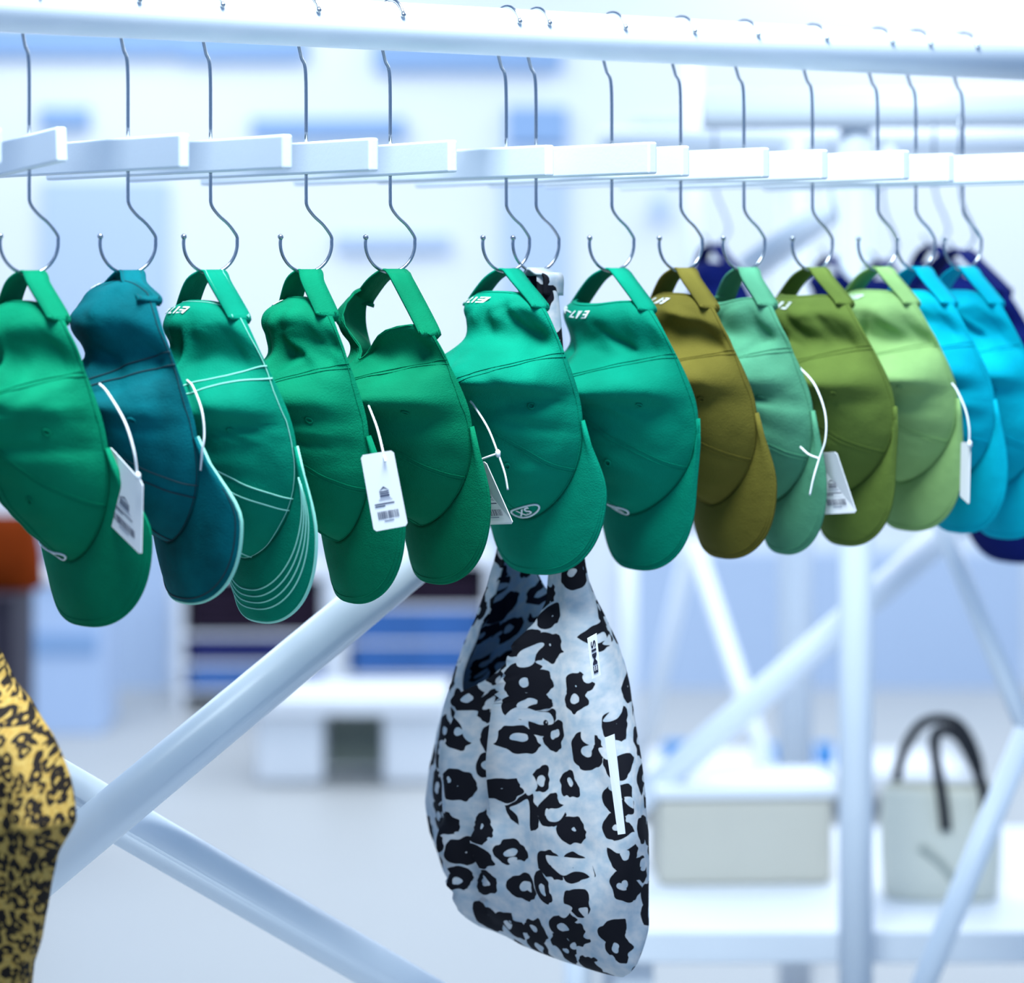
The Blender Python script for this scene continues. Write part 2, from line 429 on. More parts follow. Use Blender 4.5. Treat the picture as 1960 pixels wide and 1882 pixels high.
# ------------------------------------------------------------------ caps
class Cap:
    """A six panel cap hung by its back strap: a = towards the viewer's side, d = down, n = out of the crown (towards -x)."""
    def __init__(s, **k):
        s.W = .082; s.dm = .150; s.db = .252; s.dt = .022; s.dB = .308; s.H = .080; s.da = .118; s.aa = 0.0
        s.ex = .60; s.tilt = .055; s.kd = 1.0; s.arch = 14; s.archw = 25; s.K = 4.0; s.Wb = .083
        s.ridge = .022; s.ridge_d = .112; s.ridge_s = .024; s.hollow = .026; s.seed = 0; s.creases = []; s.wr = .0042
        s.pe1 = .95; s.pe2 = 1.12; s.curl = 0.0; s.archc = 180; s.strap_ph = None; s.far_up = 0.0
        for a, b in k.items(): setattr(s, a, b)
        rnd = random.Random(s.seed * 7 + 3)
        s.creases = list(s.creases)
        for _ in range(9):
            ca = rnd.uniform(-.01, .075); cd = rnd.uniform(.05, .16)
            an = math.atan2(cd + .02, ca) + rnd.uniform(-.7, .7) if cd < .11 else rnd.uniform(-.5, .5)
            s.creases.append((ca, cd, an, rnd.uniform(.016, .036), rnd.uniform(.0035, .0065), rnd.choice((-1, 1)) * rnd.uniform(.003, .0075)))
        s.off = Vector((s.seed * 3.17, s.seed * 1.31, s.seed * 7.7))
    def rim(s, ph):
        sn, cs = math.sin(ph), math.cos(ph)
        if cs >= 0:
            a = s.W * math.copysign(abs(sn) ** 1.15, sn); d = s.dm + (s.db - s.dm) * cs
        else:
            a = s.W * math.copysign(abs(sn) ** s.ex, sn); d = s.dm + (s.dm - s.dt) * cs
            if sn < 0: d -= s.far_up * min(1.0, -sn * 2.5) * -cs
        return a, d
    def psi0(s, ph):
        x = abs(math.degrees(ph) - s.archc) / s.archw
        return math.radians(s.arch * max(0, 1 - x * x)) if x < 1 else 0.0
    def raw(s, ph, q):
        p0 = s.psi0(ph)
        ps = p0 + (math.pi / 2 - p0) * q
        fr = max(0.0, math.cos(ph))
        f = max(0, math.cos(ps)) ** (s.pe1 + .2 * fr); g = max(0, math.sin(ps)) ** (s.pe2 + .3 * fr)
        ra, rd = s.rim(ph)
        a = s.aa + (ra - s.aa) * f; d = s.da + (rd - s.da) * f; n = s.H * g
        # the limp cloth: a fold across the crown with a hollow above it
        e = min(1.0, g * 2.5)
        dd = d - s.ridge_d
        r = math.exp(-(dd / s.ridge_s) ** 2) if dd < 0 else math.exp(-(dd / (s.ridge_s * .42)) ** 2)
        h = math.exp(-((dd + .045) / .024) ** 2)
        n += e * (s.ridge * r - s.hollow * h)
        a += .35 * e * (s.ridge * r - s.hollow * h) * (1 if a > 0 else -1) * min(1, abs(a) / .04)
        for (ca, cd, an, ln, wd, am) in s.creases:
            u = (a - ca) * math.cos(an) + (d - cd) * math.sin(an); v = -(a - ca) * math.sin(an) + (d - cd) * math.cos(an)
            w = math.exp(-(u / ln) ** 2) * math.exp(-(v / wd) ** 2) * am
            w *= min(1.0, q * 6); n += w; a += .5 * w * (1 if a > 0 else -1) * min(1.0, abs(a) / .04)
        P = Vector((a, d, n))
        w = min(1, q * 5)
        t = noise.noise((P * 22) + s.off) * 1.0 + noise.noise((P * 48) + s.off) * .55 + (abs(noise.noise(Vector((P.x * 26, P.y * 44, P.z * 26)) + s.off * 2)) - .25) * 1.2
        n += s.wr * t * w
        a += s.wr * .5 * noise.noise((P * 30) - s.off) * w
        return a, d, n
    def world(s, a, d, n):
        d2 = d * s.kd
        t = min(1.0, max(0.0, (d - .03) / .12)); t = t * t * (3 - 2 * t)
        return Vector((-n + s.tilt * (d2 / .31) + max(0.0, d2 - s.dm * s.kd) * .10 + s.K * a * a * t, -a, -d2))
    def pt(s, ph, q, lift=0.0):
        p = s.world(*s.raw(ph, q))
        if lift:
            e = 1e-3
            u = s.world(*s.raw(ph + e, q)) - s.world(*s.raw(ph - e, q))
            q1, q2 = max(0, q - e), min(1, q + e)
            v = s.world(*s.raw(ph, q2)) - s.world(*s.raw(ph, q1))
            nn = u.cross(v)
            if nn.length > 0:
                nn.normalize()
                c = s.world(s.aa, s.da, 0.0)
                if nn.dot(p - c) < 0: nn = -nn
                p = p + nn * lift
        return p
    def brim(s, u, v, lift=0.0):
        ph = u * math.radians(89)
        ra, rd = s.rim(ph)
        th = u * math.pi / 2
        oa = s.Wb * math.copysign(abs(math.sin(th)) ** .72, th)
        od = s.dm + (s.dB - s.dm) * (max(0, math.cos(th)) ** .62)
        t = v
        wv = min(1.0, max(0.0, (od - s.dm) / (s.dB - s.dm) / .50)); na = 1 - wv * wv * (3 - 2 * wv)
        oa *= 1 - na * (1 - s.W / s.Wb)
        a = ra + (oa - ra) * t; d = rd + (od - rd) * t
        bow = -.003 * math.sin(math.pi * t)
        p = s.world(a, d, 0.0 - bow)
        return p + Vector((-lift, 0, 0))

def embroider(cap, parent, s, size, phc, qc, mat, name='embroidery', flip=False, lift=.0012, shear=0.25):
    V, F = text_geo(s, size, shear, bold=size * .02)
    e = 2e-3
    ph = math.radians(phc)
    lp = (cap.pt(ph + e, qc) - cap.pt(ph - e, qc)).length / (2 * e)
    lq = (cap.pt(ph, qc + e) - cap.pt(ph, qc - e)).length / (2 * e)
    sg = -1 if flip else 1
    out = [cap.pt(ph + sg * v.x / lp, min(.98, max(.0, qc + v.y / lq)), lift) for v in V]
    return mesh_obj(name, out, F, mat, parent, smooth=False)

def ring_on(cap, phc, qc, ra, rb, n=24):
    e = 2e-3; ph = math.radians(phc)
    lp = (cap.pt(ph + e, qc) - cap.pt(ph - e, qc)).length / (2 * e)
    lq = (cap.pt(ph, qc + e) - cap.pt(ph, qc - e)).length / (2 * e)
    return [cap.pt(ph + ra * math.cos(2 * math.pi * k / n) / lp, max(0, qc + rb * math.sin(2 * math.pi * k / n) / lq), .0010) for k in range(n)]

def make_cap(u, yaw, mat, label, stitch=None, text=None, textpos=(186, .13), logo=None, eyelets=((95, .42), (38, .5)), group='caps hanging on the rail',
             strap_w=.024, rows=None, root=None, scale=1.0, edge=None, **k):
    cap = Cap(**k)
    if root is None:
        root = empty('baseball_cap', (rail_x(u), RAIL_Y, EYE - .0212 + .0018), math.radians(yaw))
    root.scale = (scale,) * 3
    tag(root, label, 'cap', group)
    # crown
    NF, NQ = 120, 44
    V, F = [], []
    for j in range(NQ):
        q = (j / (NQ - 1)) * .995
        for i in range(NF):
            V.append(cap.pt(2 * math.pi * i / NF, q))
    for j in range(NQ - 1):
        for i in range(NF):
            i2 = (i + 1) % NF
            F.append((j * NF + i, j * NF + i2, (j + 1) * NF + i2, (j + 1) * NF + i))
    F.append(tuple((NQ - 1) * NF + i for i in range(NF)))
    crown = mesh_obj('crown', V, F, mat, root)
    solid(crown, .0016, -1)
    sm = stitch or mat
    g = []
    for deg in (0, 60, 120, 240, 300):
        for off in ((-.0022, .0022) if stitch is None else (-.0062, .0062)):
            pts = []
            for j in range(26):
                q = .015 + .93 * j / 25
                e = 2e-3; ph = math.radians(deg)
                lp = max(.012, (cap.pt(ph + e, q) - cap.pt(ph - e, q)).length / (2 * e))
                pts.append(cap.pt(ph + off / lp, q, .0004))
            g.append(tube_geo(pts, .00045 if stitch is None else .0008, 5))
    # hem along the edge of the crown
    for qq in (.05,):
        g.append(tube_geo([cap.pt(2 * math.pi * i / 90, qq, .0003) for i in range(90)], .00045, 5, closed=True))
    Vs, Fs = merge_geo(g); mesh_obj('seam_stitching', Vs, Fs, sm, crown)
    for (pd, qq) in eyelets:
        V1, F1 = tube_geo(ring_on(cap, pd, qq, .0030, .0030, 16), .0010, 6, closed=True)
        mesh_obj('eyelet', V1, F1, mat, crown)
    if text:
        embroider(cap, crown, text, .0122, textpos[0], textpos[1], M_THREAD)
    if logo:
        s, pd, qq = logo
        gl = [tube_geo(ring_on(cap, pd, qq, .019, .0085, 36), .0011, 6, closed=True)]
        Vl, Fl = merge_geo(gl); em = mesh_obj('emblem', Vl, Fl, M_THREAD, crown)
        embroider(cap, crown, s, .0150, pd, qq, M_THREAD, 'emblem_lettering', flip=False)
    # brim
    NU, NV = 61, 18
    V, F = [], []
    for j in range(NV):
        for i in range(NU):
            V.append(cap.brim(-1 + 2 * i / (NU - 1), j / (NV - 1)))
    for j in range(NV - 1):
        for i in range(NU - 1):
            F.append((j * NU + i, j * NU + i + 1, (j + 1) * NU + i + 1, (j + 1) * NU + i))
    brim = mesh_obj('brim', V, F, mat, root); solid(brim, .0032, 0)
    ed = tube('brim_edging', [cap.brim(-1 + 2 * i / 60, 1.0) for i in range(61)], .0020, edge or mat, brim, 6)
    g = []
    vs_ = rows or ((.93,) if stitch is None else (.50, .60, .70, .80))
    for vv in vs_:
        g.append(tube_geo([cap.brim(-.93 + 1.86 * i / 60, vv, .0020) for i in range(61)], .00045 if stitch is None else .0008, 5))
    Vs, Fs = merge_geo(g); mesh_obj('brim_stitching', Vs, Fs, sm, brim)
    # strap over the hook
    base_ph = math.radians(180 - cap.archw * 1.12)
    ph_n, ph_f = (math.radians(x) for x in cap.strap_ph) if cap.strap_ph else (base_ph, 2 * math.pi - base_ph)
    bn = cap.pt(ph_n, .06); bf = cap.pt(ph_f, .06)
    path = [bn + Vector((0, -.0005, -.005)), bn + Vector((.001, .0, .000)), Vector((-.004, bn.y * .45, -.011)), Vector((0, bn.y * .14, -.0012)), Vector((0, 0, .0006)),
            Vector((0, bf.y * .14, -.0012)), Vector((-.004, bf.y * .45, -.011)), bf + Vector((.001, 0, 0)), bf + Vector((0, .0005, -.005))]
    path = catmull(path, 7)
    V, F = [], []
    m = len(path)
    for i, p in enumerate(path):
        t = (path[min(i + 1, m - 1)] - path[max(i - 1, 0)]).normalized()
        side = Vector((1, 0, 0)); side = (side - t * side.dot(t)).normalized()
        nrm = t.cross(side)
        hw = strap_w / 2
        for c in (-1, -.33, .33, 1):
            V.append(p + side * (c * hw) )
    for i in range(m - 1):
        for c in range(3):
            F.append((i * 4 + c, i * 4 + c + 1, (i + 1) * 4 + c + 1, (i + 1) * 4 + c))
    st = mesh_obj('strap', V, F, mat, root); solid(st, .0022, 0)
    g = []
    for c in (-.78, .78):
        g.append(tube_geo([Vector((V[i * 4][0] * (1 - c) / 2 + V[i * 4 + 3][0] * (1 + c) / 2, V[i * 4][1], V[i * 4][2] + .0010)) for i in range(m)], .0004, 4))
    Vs, Fs = merge_geo(g); mesh_obj('strap_stitching', Vs, Fs, sm, st)
    return root, cap

# u, yaw, material ...
caps = {}
caps[1] = make_cap(60, 8, GREEN, 'large bright green cap at the left edge, white emblem beside the brim', kd=1.05, tilt=0.036, W=0.068, Wb=0.093, seed=1, logo=('XS', -8, .17), arch=12,
                   ridge=0.013, ridge_d=.12, wr=.0034, creases=[(.05, .12, .1, .03, .006, -.006), (.05, .15, .0, .04, .006, -.005)])
caps[2] = make_cap(248, -4, TEAL, 'washed dark teal denim cap with a pale edged brim', kd=1.0, tilt=0.036, W=0.070, Wb=0.098, seed=2, arch=8, dt=.006, ex=.42, stitch=TEALD, rows=(.93,), ridge=0.016, ridge_d=.125, text='E17\u2014BK', textpos=(200, 0.16),
                   edge=M_MINT, wr=.0036)
caps[3] = make_cap(405, 1, GREEN2, 'green cap with white contrast stitching on crown and brim', stitch=M_MINT, kd=1.08, tilt=0.030, W=0.083, Wb=0.090, seed=3, text='E17\u2014BK', textpos=(190, 0.20), ridge=0.022, ridge_d=.118, edge=M_MINT)
caps[4] = make_cap(590, -5, GREEN, 'plain green narrow cap right of the white stitched cap', kd=1.04, tilt=0.026, W=0.068, Wb=0.091, seed=4, text='E17\u2014BK', textpos=(200, 0.16), dt=.022, arch=10, ridge=0.015, ridge_d=.12,
                   creases=[(.02, .075, 1.4, .035, .007, -.008)])
caps[5] = make_cap(752, -4, GREEN3, 'green cap with deep open back and curled flap, white price tag in front', kd=1.0, tilt=0.026, W=0.085, Wb=0.092, seed=5, arch=70, archw=30, archc=170, strap_ph=(138, 214), far_up=.020, dt=.024, text='E17\u2014BK', textpos=(222, 0.12),
                   ridge=0.028, ridge_d=.125, hollow=.030)
caps[6] = make_cap(972, 10, GREEN2, 'creased green cap with a white oval emblem, hanging before the grey leopard bag', kd=1.0, tilt=0.019, W=0.075, Wb=0.090, seed=6, text='E17\u2014BK', textpos=(193, 0.20), logo=('XS', 10, .17),
                   ridge=0.028, ridge_d=.110, creases=[(.045, .065, .95, .04, .006, -.012), (.06, .05, .9, .03, .008, .006)], dt=.018)
caps[7] = make_cap(1176, 2, GREEN2, 'vivid green cap with a white emblem, left of the olive brown cap', kd=1.01, tilt=0.011, W=0.090, seed=7, text='E17\u2014BK', textpos=(187, 0.20), logo=('XS', -6, .15),
                   ridge=0.026, ridge_d=.122, creases=[(.03, .11, .8, .045, .006, .008)], arch=30)
caps[8] = make_cap(1308, -6, OLIVE, 'olive brown cap between the vivid green and pale sea green caps', kd=.99, tilt=0.030, W=0.080, Wb=0.089, seed=8, text='E17\u2014BK', textpos=(187, 0.20), ridge=0.025, ridge_d=.118)
caps[9] = make_cap(1428, -12, SEA, 'pale sea green cap with dark opening at the back', kd=.99, tilt=0.026, W=0.080, seed=9, arch=34, ridge=0.019, ridge_d=.115, dt=.02, wr=.004, creases=[(.04, .14, .9, .04, .008, -.008)])
caps[10] = make_cap(1560, -6, MOSS, 'moss green cap with white price tag hanging at its brim', kd=.98, tilt=0.020, W=0.090, seed=10, text='E17\u2014BK', textpos=(188, 0.20), ridge=0.019, ridge_d=.125, dt=.02, arch=26)
caps[11] = make_cap(1685, -2, LIME, 'lime green cap with a sharp fold across its crown', kd=.945, tilt=0.022, W=0.085, seed=11, text='E17\u2014BK', textpos=(190, 0.20), logo=('XS', -10, .16), ridge=0.034, ridge_d=.128, hollow=.030)
caps[12] = make_cap(1760, -5, TURQ, 'turquoise cap with narrow price tag, next to the lime green cap', kd=.965, tilt=0.036, W=0.080, seed=12, ridge=0.019, ridge_d=.118, creases=[(.05, .09, 1.0, .05, .008, .008)])
caps[13] = make_cap(1847, -3, TURQ2, 'turquoise cap at the right end of the row', kd=1.0, tilt=0.036, W=0.082, seed=13, ridge=0.019, ridge_d=.12, creases=[(.04, .08, 1.0, .05, .007, -.008)])

# ------------------------------------------------------------------ price tags on strings
def local(root, p):
    M = Matrix.Translation(root.location) @ Matrix.Rotation(root.rotation_euler.z, 4, 'Z') @ Matrix.Diagonal((root.scale[0],) * 3 + (1,))
    return M.inverted() @ Vector(p)

def price_tag(capi, quad_px, Zs, prints=True):
    """a card given by its four corners (px, with a depth each), printed on its face"""
    root = caps[capi][0]
    C = [pix(u, v, z) for (u, v), z in zip(quad_px, Zs)]         # tl, tr, br, bl
    ex = (C[1] - C[0]); ey = (C[3] - C[0])
    nrm = ex.cross(ey).normalized()
    if nrm.dot(VIEW) > 0: nrm = -nrm
    def at(s, t, l=0.0): return local(root, C[0].lerp(C[1], s).lerp(C[3].lerp(C[2], s), t) + nrm * l)
    r = .07
    out = [(r, 0), (1 - r, 0), (1, r * .5), (1, 1 - r * .5), (1 - r, 1), (r, 1), (0, 1 - r * .5), (0, r * .5)]
    n = len(out)
    V = [at(s, t, .0004) for s, t in out] + [at(s, t, -.0004) for s, t in out]
    F = [tuple(range(n)), tuple(reversed(range(n, 2 * n)))] + [(i, (i + 1) % n, n + (i + 1) % n, n + i) for i in range(n)]
    card = mesh_obj('price_tag', V, F, M_TAG, root, smooth=False)
    if prints:
        V, F = [], []
        def rect(s0, t0, s1, t1):
            b = len(V); V.extend([at(s0, t0, .0008), at(s1, t0, .0008), at(s1, t1, .0008), at(s0, t1, .0008)]); F.append((b, b + 1, b + 2, b + 3))
        # small house shaped mark
        for t0, t1 in ((.50, .515), (.525, .54), (.55, .575)): rect(.36, t0, .64, t1)
        b = len(V); V.extend([at(.34, .50, .0008), at(.5, .44, .0008), at(.66, .50, .0008), at(.5, .465, .0008)]); F.append((b, b + 1, b + 2, b + 3))
        rect(.16, .655, .74, .672); rect(.16, .685, .46, .70)
        x = .20
        rnd = random.Random(capi)
        while x < .80:
            w = rnd.choice((.012, .02, .03)); rect(x, .76, x + w, .86); x += w + rnd.choice((.012, .02))
        mesh_obj('print', V, F, M_INK, card, smooth=False)
        V, F = [], []
        rect(.34, .59, .66, .60); rect(.30, .61, .70, .618); rect(.36, .88, .64, .895)
        mesh_obj('fine_print', V, F, M_INKL, card, smooth=False)
    return card

def string(capi, pts, rad=.0011, knot=None):
    root = caps[capi][0]
    P = catmull([local(root, pix(u, v, z)) for u, v, z in pts], 8)
    g = [tube_geo(P, rad, 6)]
    if knot:
        k = local(root, pix(*knot)); g.append(tube_geo([k + Vector((0, 0, -.004)), k + Vector((0, 0, -.002)), k + Vector((0, 0, .002)), k + Vector((0, 0, .004))], [.0008, .0026, .0026, .0008], 8))
    V, F = merge_geo(g)
    return mesh_obj('tag_string', V, F, M_CORD, root)

price_tag(2, [(208, 852), (274, 925), (271, 1064), (206, 1000)], [2.545, 2.50, 2.50, 2.545])
string(2, [(190, 735, 2.53), (206, 752, 2.525), (238, 806, 2.505), (256, 862, 2.495), (263, 912, 2.497)], knot=(264, 912, 2.494))
string(3, [(358, 728, 2.60), (370, 742, 2.585), (386, 785, 2.565), (391, 830, 2.56), (387, 865, 2.56), (384, 900, 2.57)])
price_tag(5, [(690, 872), (753, 862), (781, 1006), (716, 1018)], [2.61] * 4)
string(5, [(700, 765, 2.69), (706, 778, 2.685), (722, 820, 2.64), (734, 868, 2.612), (738, 884, 2.606)])
price_tag(6, [(893, 885), (930, 884), (983, 1003), (925, 1005)], [2.80, 2.76, 2.75, 2.79])
string(6, [(900, 768, 2.78), (908, 778, 2.775), (934, 820, 2.752), (953, 868, 2.742), (966, 906, 2.738), (972, 938, 2.738)], knot=(953, 868, 2.741))
string(6, [(953, 868, 2.741), (930, 876, 2.745), (904, 887, 2.760)])
price_tag(10, [(1556, 868), (1601, 865), (1640, 982), (1576, 985)], [3.00, 2.96, 2.95, 2.99])
string(10, [(1522, 703, 3.0), (1532, 706, 2.99), (1560, 738, 2.955), (1579, 790, 2.94), (1580, 840, 2.935), (1568, 878, 2.935), (1557, 915, 2.93), (1550, 948, 2.93)])
string(10, [(1568, 878, 2.935), (1548, 870, 2.945), (1532, 856, 2.96)])
price_tag(12, [(1840, 846), (1858, 848), (1855, 966), (1838, 950)], [3.06, 3.03, 3.03, 3.06], prints=False)
string(12, [(1822, 734, 3.05), (1832, 748, 3.045), (1848, 785, 3.035), (1855, 820, 3.03), (1855, 850, 3.03)], knot=(1856, 850, 3.028))

# ------------------------------------------------------------------ leopard bags
M_LEO_GREY = leopard('grey_leopard_cotton', srgb(164, 178, 190), srgb(200, 199, 201), srgb(12, 12, 22), 28.0, .42, .14)
M_LEO_GOLD = leopard('golden_leopard_velvet', srgb(170, 132, 60), srgb(186, 154, 84), srgb(30, 22, 18), 84.0, .50, .16)
M_LINING = leopard('blue_grey_leopard_lining', srgb(150, 185, 220), srgb(175, 195, 215), srgb(14, 20, 40), 30.0, .46, .15)

def make_bag(u, levels, neck_front, neck_back, shift_front, mat, label, yaw, folds=(), seed=0.0, back=0.0):
    """levels: (row, left column, right column, half thickness) of the hanging bag, top to bottom"""
    x0 = rail_x(u)
    base = Vector((x0, RAIL_Y, EYE - .0212 + .0018))
    root = empty('tote_bag', base, math.radians(yaw)); tag(root, label, 'bag', 'leopard print bags on the rail')
    Z = (base - CAM).dot(VIEW); s = FPX / Z
    ya = math.radians(yaw)
    axis_a = Vector((math.sin(ya), -math.cos(ya), 0))       # near axis after the turn
    w = axis_a.dot(RIGHT)
    bx_ = Vector((math.cos(ya), math.sin(ya), 0)).dot(RIGHT)
    uc = CX + (base - CAM).dot(RIGHT) / Z * FPX
    v0 = CY - (base.z - EYE) * s
    lv = [((v - v0) / s, (xl - uc) / s / w, (xr - uc) / s / w, th) for v, xl, xr, th in levels]
    NT = 150
    NA, NG = 34, 14                                          # columns of a side strip and of the gap between strips
    d_top, d_bot = lv[0][0], lv[-1][0]
    nf = (neck_front - v0) / s; nb = (neck_back - v0) / s
    V, F, UV = [], [], []
    rows = []
    for j in range(NT + 1):
        d = d_top + (d_bot - d_top) * j / NT
        l, r, th = lerp_table(lv, d)
        xo = back * min(1.0, max(0.0, (d - .17) / .11)); l -= xo * bx_ / w; r -= xo * bx_ / w
        def gap(dn):
            if d >= dn: return 0.0
            t = (dn - d) / dn
            return math.radians(4 + 27 * min(1, t * 4.5) ** .6) if t > 0 else 0.0
        gf, gb = gap(nf), gap(nb)
        cf = math.pi / 2 + math.radians(shift_front * (1 if d >= nf else max(.30, 1 - (nf - d) / .12))); cb = 3 * math.pi / 2
        # the print follows the length of the cloth around the bag
        tabu = [0.0]; M_ = 96
        ell = lambda t: (hw_ * math.copysign(abs(math.cos(t)) ** .9, math.cos(t)), th * math.copysign(abs(math.sin(t)) ** .8, math.sin(t)))
        hw_ = (r - l) / 2
        for k in range(M_):
            p, q = ell(2 * math.pi * k / M_), ell(2 * math.pi * (k + 1) / M_)
            tabu.append(tabu[-1] + math.hypot(p[0] - q[0], p[1] - q[1]))
        def arc_u(t):
            x = t / (2 * math.pi) * M_; i = math.floor(x); f = x - i
            g = lambda i: tabu[i % M_] + (i // M_) * tabu[-1]
            return tabu[M_ // 4] - (g(i) * (1 - f) + g(i + 1) * f)
        arcs = [(cb + gb - 2 * math.pi, cf - gf, NA), (cf - gf, cf + gf, NG), (cf + gf, cb - gb, NA), (cb - gb, cb + gb, NG)]
        row = []
        for (t0, t1, n) in arcs:
            for i in range(n):
                th_ = t0 + (t1 - t0) * i / n
                c, sn = math.cos(th_), math.sin(th_)
                ac, hw = (l + r) / 2, (r - l) / 2
                a = ac + hw * math.copysign(abs(c) ** .9, c)
                nn = th * math.copysign(abs(sn) ** .8, sn)
                ww = min(1, max(0, (d - .15) / .15)) * min(1, max(0, (d_bot - d) / .05))
                for (fc, fw, fa, d0, d1) in folds:
                    if sn > 0:
                        x = (a - (fc[0] + (fc[1] - fc[0]) * (d - d0) / (d1 - d0))) / fw
                        nn += fa * min(1.0, sn * 2.5) * math.exp(-(x * (1.0 if x > 0 else 5.0)) ** 2) * max(0.0, math.sin(math.pi * min(1, max(0, (d - d0) / (d1 - d0))))) ** .7
                P = Vector((a * 9, d * 5, sn * 1.5)) + Vector((seed, seed * 2, 0))
                nn += .012 * ww * noise.noise(P) + .006 * ww * noise.noise(P * 2.7)
                a += .006 * ww * noise.noise(P * 1.7 + Vector((5, 0, 0)))
                row.append(len(V)); V.append(Vector((-nn + xo, -a, -d)))
                UV.append((ac + arc_u(th_), -d))
        rows.append(row)
    n = len(rows[0])
    for j in range(NT):
        d = d_top + (d_bot - d_top) * (j + .5) / NT
        for i in range(n):
            i2 = (i + 1) % n
            in_f = NA <= i < NA + NG; in_b = i >= 2 * NA + NG
            if in_f and d < nf + .001: continue
            if in_b and d < nb + .001: continue
            F.append((rows[j][i], rows[j][i2], rows[j + 1][i2], rows[j + 1][i]))
    F.append(tuple(rows[-1]))
    F = [f for f in F]
    o = mesh_obj('bag_body', V, F, mats=[mat, M_LINING], parent=root)
    uvl = o.data.uv_layers.new(name='UVMap')
    for p in o.data.polygons:
        us = [UV[o.data.loops[li].vertex_index] for li in p.loop_indices]
        for li, q in zip(p.loop_indices, us):
            uvl.data[li].uv = q
    bm = bmesh.new(); bm.from_mesh(o.data); bmesh.ops.remove_doubles(bm, verts=bm.verts[:], dist=.00015)
    bmesh.ops.recalc_face_normals(bm, faces=bm.faces[:]); bm.to_mesh(o.data); bm.free()
    solid(o, .0016, -1, 1)
    # strap over the hook
    l, r, th = lv[0][1:]
    sw = th * 1.0
    path = catmull([Vector((0, -r, -d_top - .02)), Vector((0, -r, -d_top)), Vector((0, -r * .5, -.004)), Vector((0, 0, .0008)), Vector((0, -l * .5, -.004)), Vector((0, -l, -d_top)), Vector((0, -l, -d_top - .02))], 6)
    Vp, Fp = [], []
    for p in path:
        for c in (-1, -.3, .3, 1): Vp.append(p + Vector((c * sw, 0, .0)))
    for i in range(len(path) - 1):
        for c in range(3): Fp.append((i * 4 + c, i * 4 + c + 1, i * 4 + c + 5, i * 4 + c + 4))
    so = mesh_obj('strap', Vp, Fp, mat, root)
    ul = so.data.uv_layers.new(name='UVMap')
    for lp in so.data.loops:
        c = so.data.vertices[lp.vertex_index].co; ul.data[lp.index].uv = (c.x + c.y + 3, c.z)
    solid(so, .003, 0)
    return root, s, w, uc, v0

GREY = [(528, 1012, 1058, .014), (620, 1006, 1066, .016), (800, 995, 1085, .012), (1000, 972, 1108, .014), (1090, 955, 1126, .018), (1150, 943, 1138, .026), (1230, 918, 1160, .040), (1300, 898, 1178, .048), (1360, 880, 1192, .050),
        (1450, 848, 1210, .052), (1520, 832, 1222, .053), (1590, 825, 1228, .052), (1650, 832, 1226, .050), (1720, 856, 1220, .046), (1770, 895, 1216, .040), (1810, 940, 1212, .032), (1840, 1000, 1208, .022), (1857, 1080, 1200, .010), (1864, 1140, 1192, .003)]
bag, bs, bw, buc, bv0 = make_bag(1028, GREY, 1352, 1158, 34, M_LEO_GREY, 'large grey leopard print fabric bag hanging below the green caps', 12,
    folds=[((-.095, -.112), .022, .034, .36, .72), ((-.018, -.072), .024, .038, .34, .68), ((.086, .128), .016, .028, .30, .72)], seed=3.0, back=.050)

GOLD = [(528, -135, -88, .014), (800, -165, -70, .02), (1100, -230, -40, .03), (1230, -275, -22, .04), (1290, -300, 0, .05), (1320, -310, 44, .052), (1380, -325, 90, .055), (1450, -340, 125, .056), (1530, -350, 150, .057), (1565, -350, 132, .057), (1595, -350, 118, .057),
        (1640, -348, 115, .056), (1700, -340, 110, .054), (1760, -320, 95, .05), (1810, -295, 76, .045), (1882, -240, 68, .035), (1930, -180, 40, .02), (1950, -110, 0, .004)]
bag2, *_ = make_bag(-118, GOLD, 1300, 1240, 0, M_LEO_GOLD, 'golden brown leopard print bag cut off by the left edge', 12, seed=9.0)

def on_bag(root, u, v, Z): return local(root, pix(u, v, Z))
# sewn label with lettering, reading upwards
def bag_label(root, tl, tr, br, bl, Z, s):
    C = [on_bag(root, *tl, Z), on_bag(root, *tr, Z), on_bag(root, *br, Z), on_bag(root, *bl, Z)]
    def at(x, y, l=0): 
        p = C[0].lerp(C[1], x).lerp(C[3].lerp(C[2], x), y)
        return p + nl * l
    nl = (C[1] - C[0]).cross(C[3] - C[0]).normalized()
    vv = root.matrix_basis.to_3x3().inverted() @ VIEW
    if nl.dot(vv) > 0: nl = -nl
    V = [at(0, 0, .0006), at(1, 0, .0006), at(1, 1, .0006), at(0, 1, .0006), at(0, 0, -.0006), at(1, 0, -.0006), at(1, 1, -.0006), at(0, 1, -.0006)]
    lab = mesh_obj('sewn_label', V, [(0, 1, 2, 3), (7, 6, 5, 4), (0, 4, 5, 1), (1, 5, 6, 2), (2, 6, 7, 3), (3, 7, 4, 0)], M_TAG, root, smooth=False)
    Vt, Ft = text_geo(s, 1.0, 0, .02)
    xs = [v.x for v in Vt]; ys = [v.y for v in Vt]
    W_, H_ = max(xs) - min(xs), max(ys) - min(ys)
    out = []
    for v in Vt:
        tx = (v.x - min(xs)) / W_; ty = (v.y - min(ys)) / H_
        out.append(at(.78 - .5 * ty, .90 - .78 * tx, .0012))        # baseline on the right, first letter lowest
    mesh_obj('label_lettering', out, Ft, plain('black_print', srgb(20, 25, 50), .7), lab, smooth=False)
bag_label(bag, (1124, 1222), (1142, 1212), (1150, 1292), (1133, 1300), 2.745, 'EMIS')
Vt = [on_bag(bag, *p) for p in ((1158, 1412, 2.745), (1176, 1405, 2.742), (1197, 1596, 2.735), (1183, 1598, 2.738))]
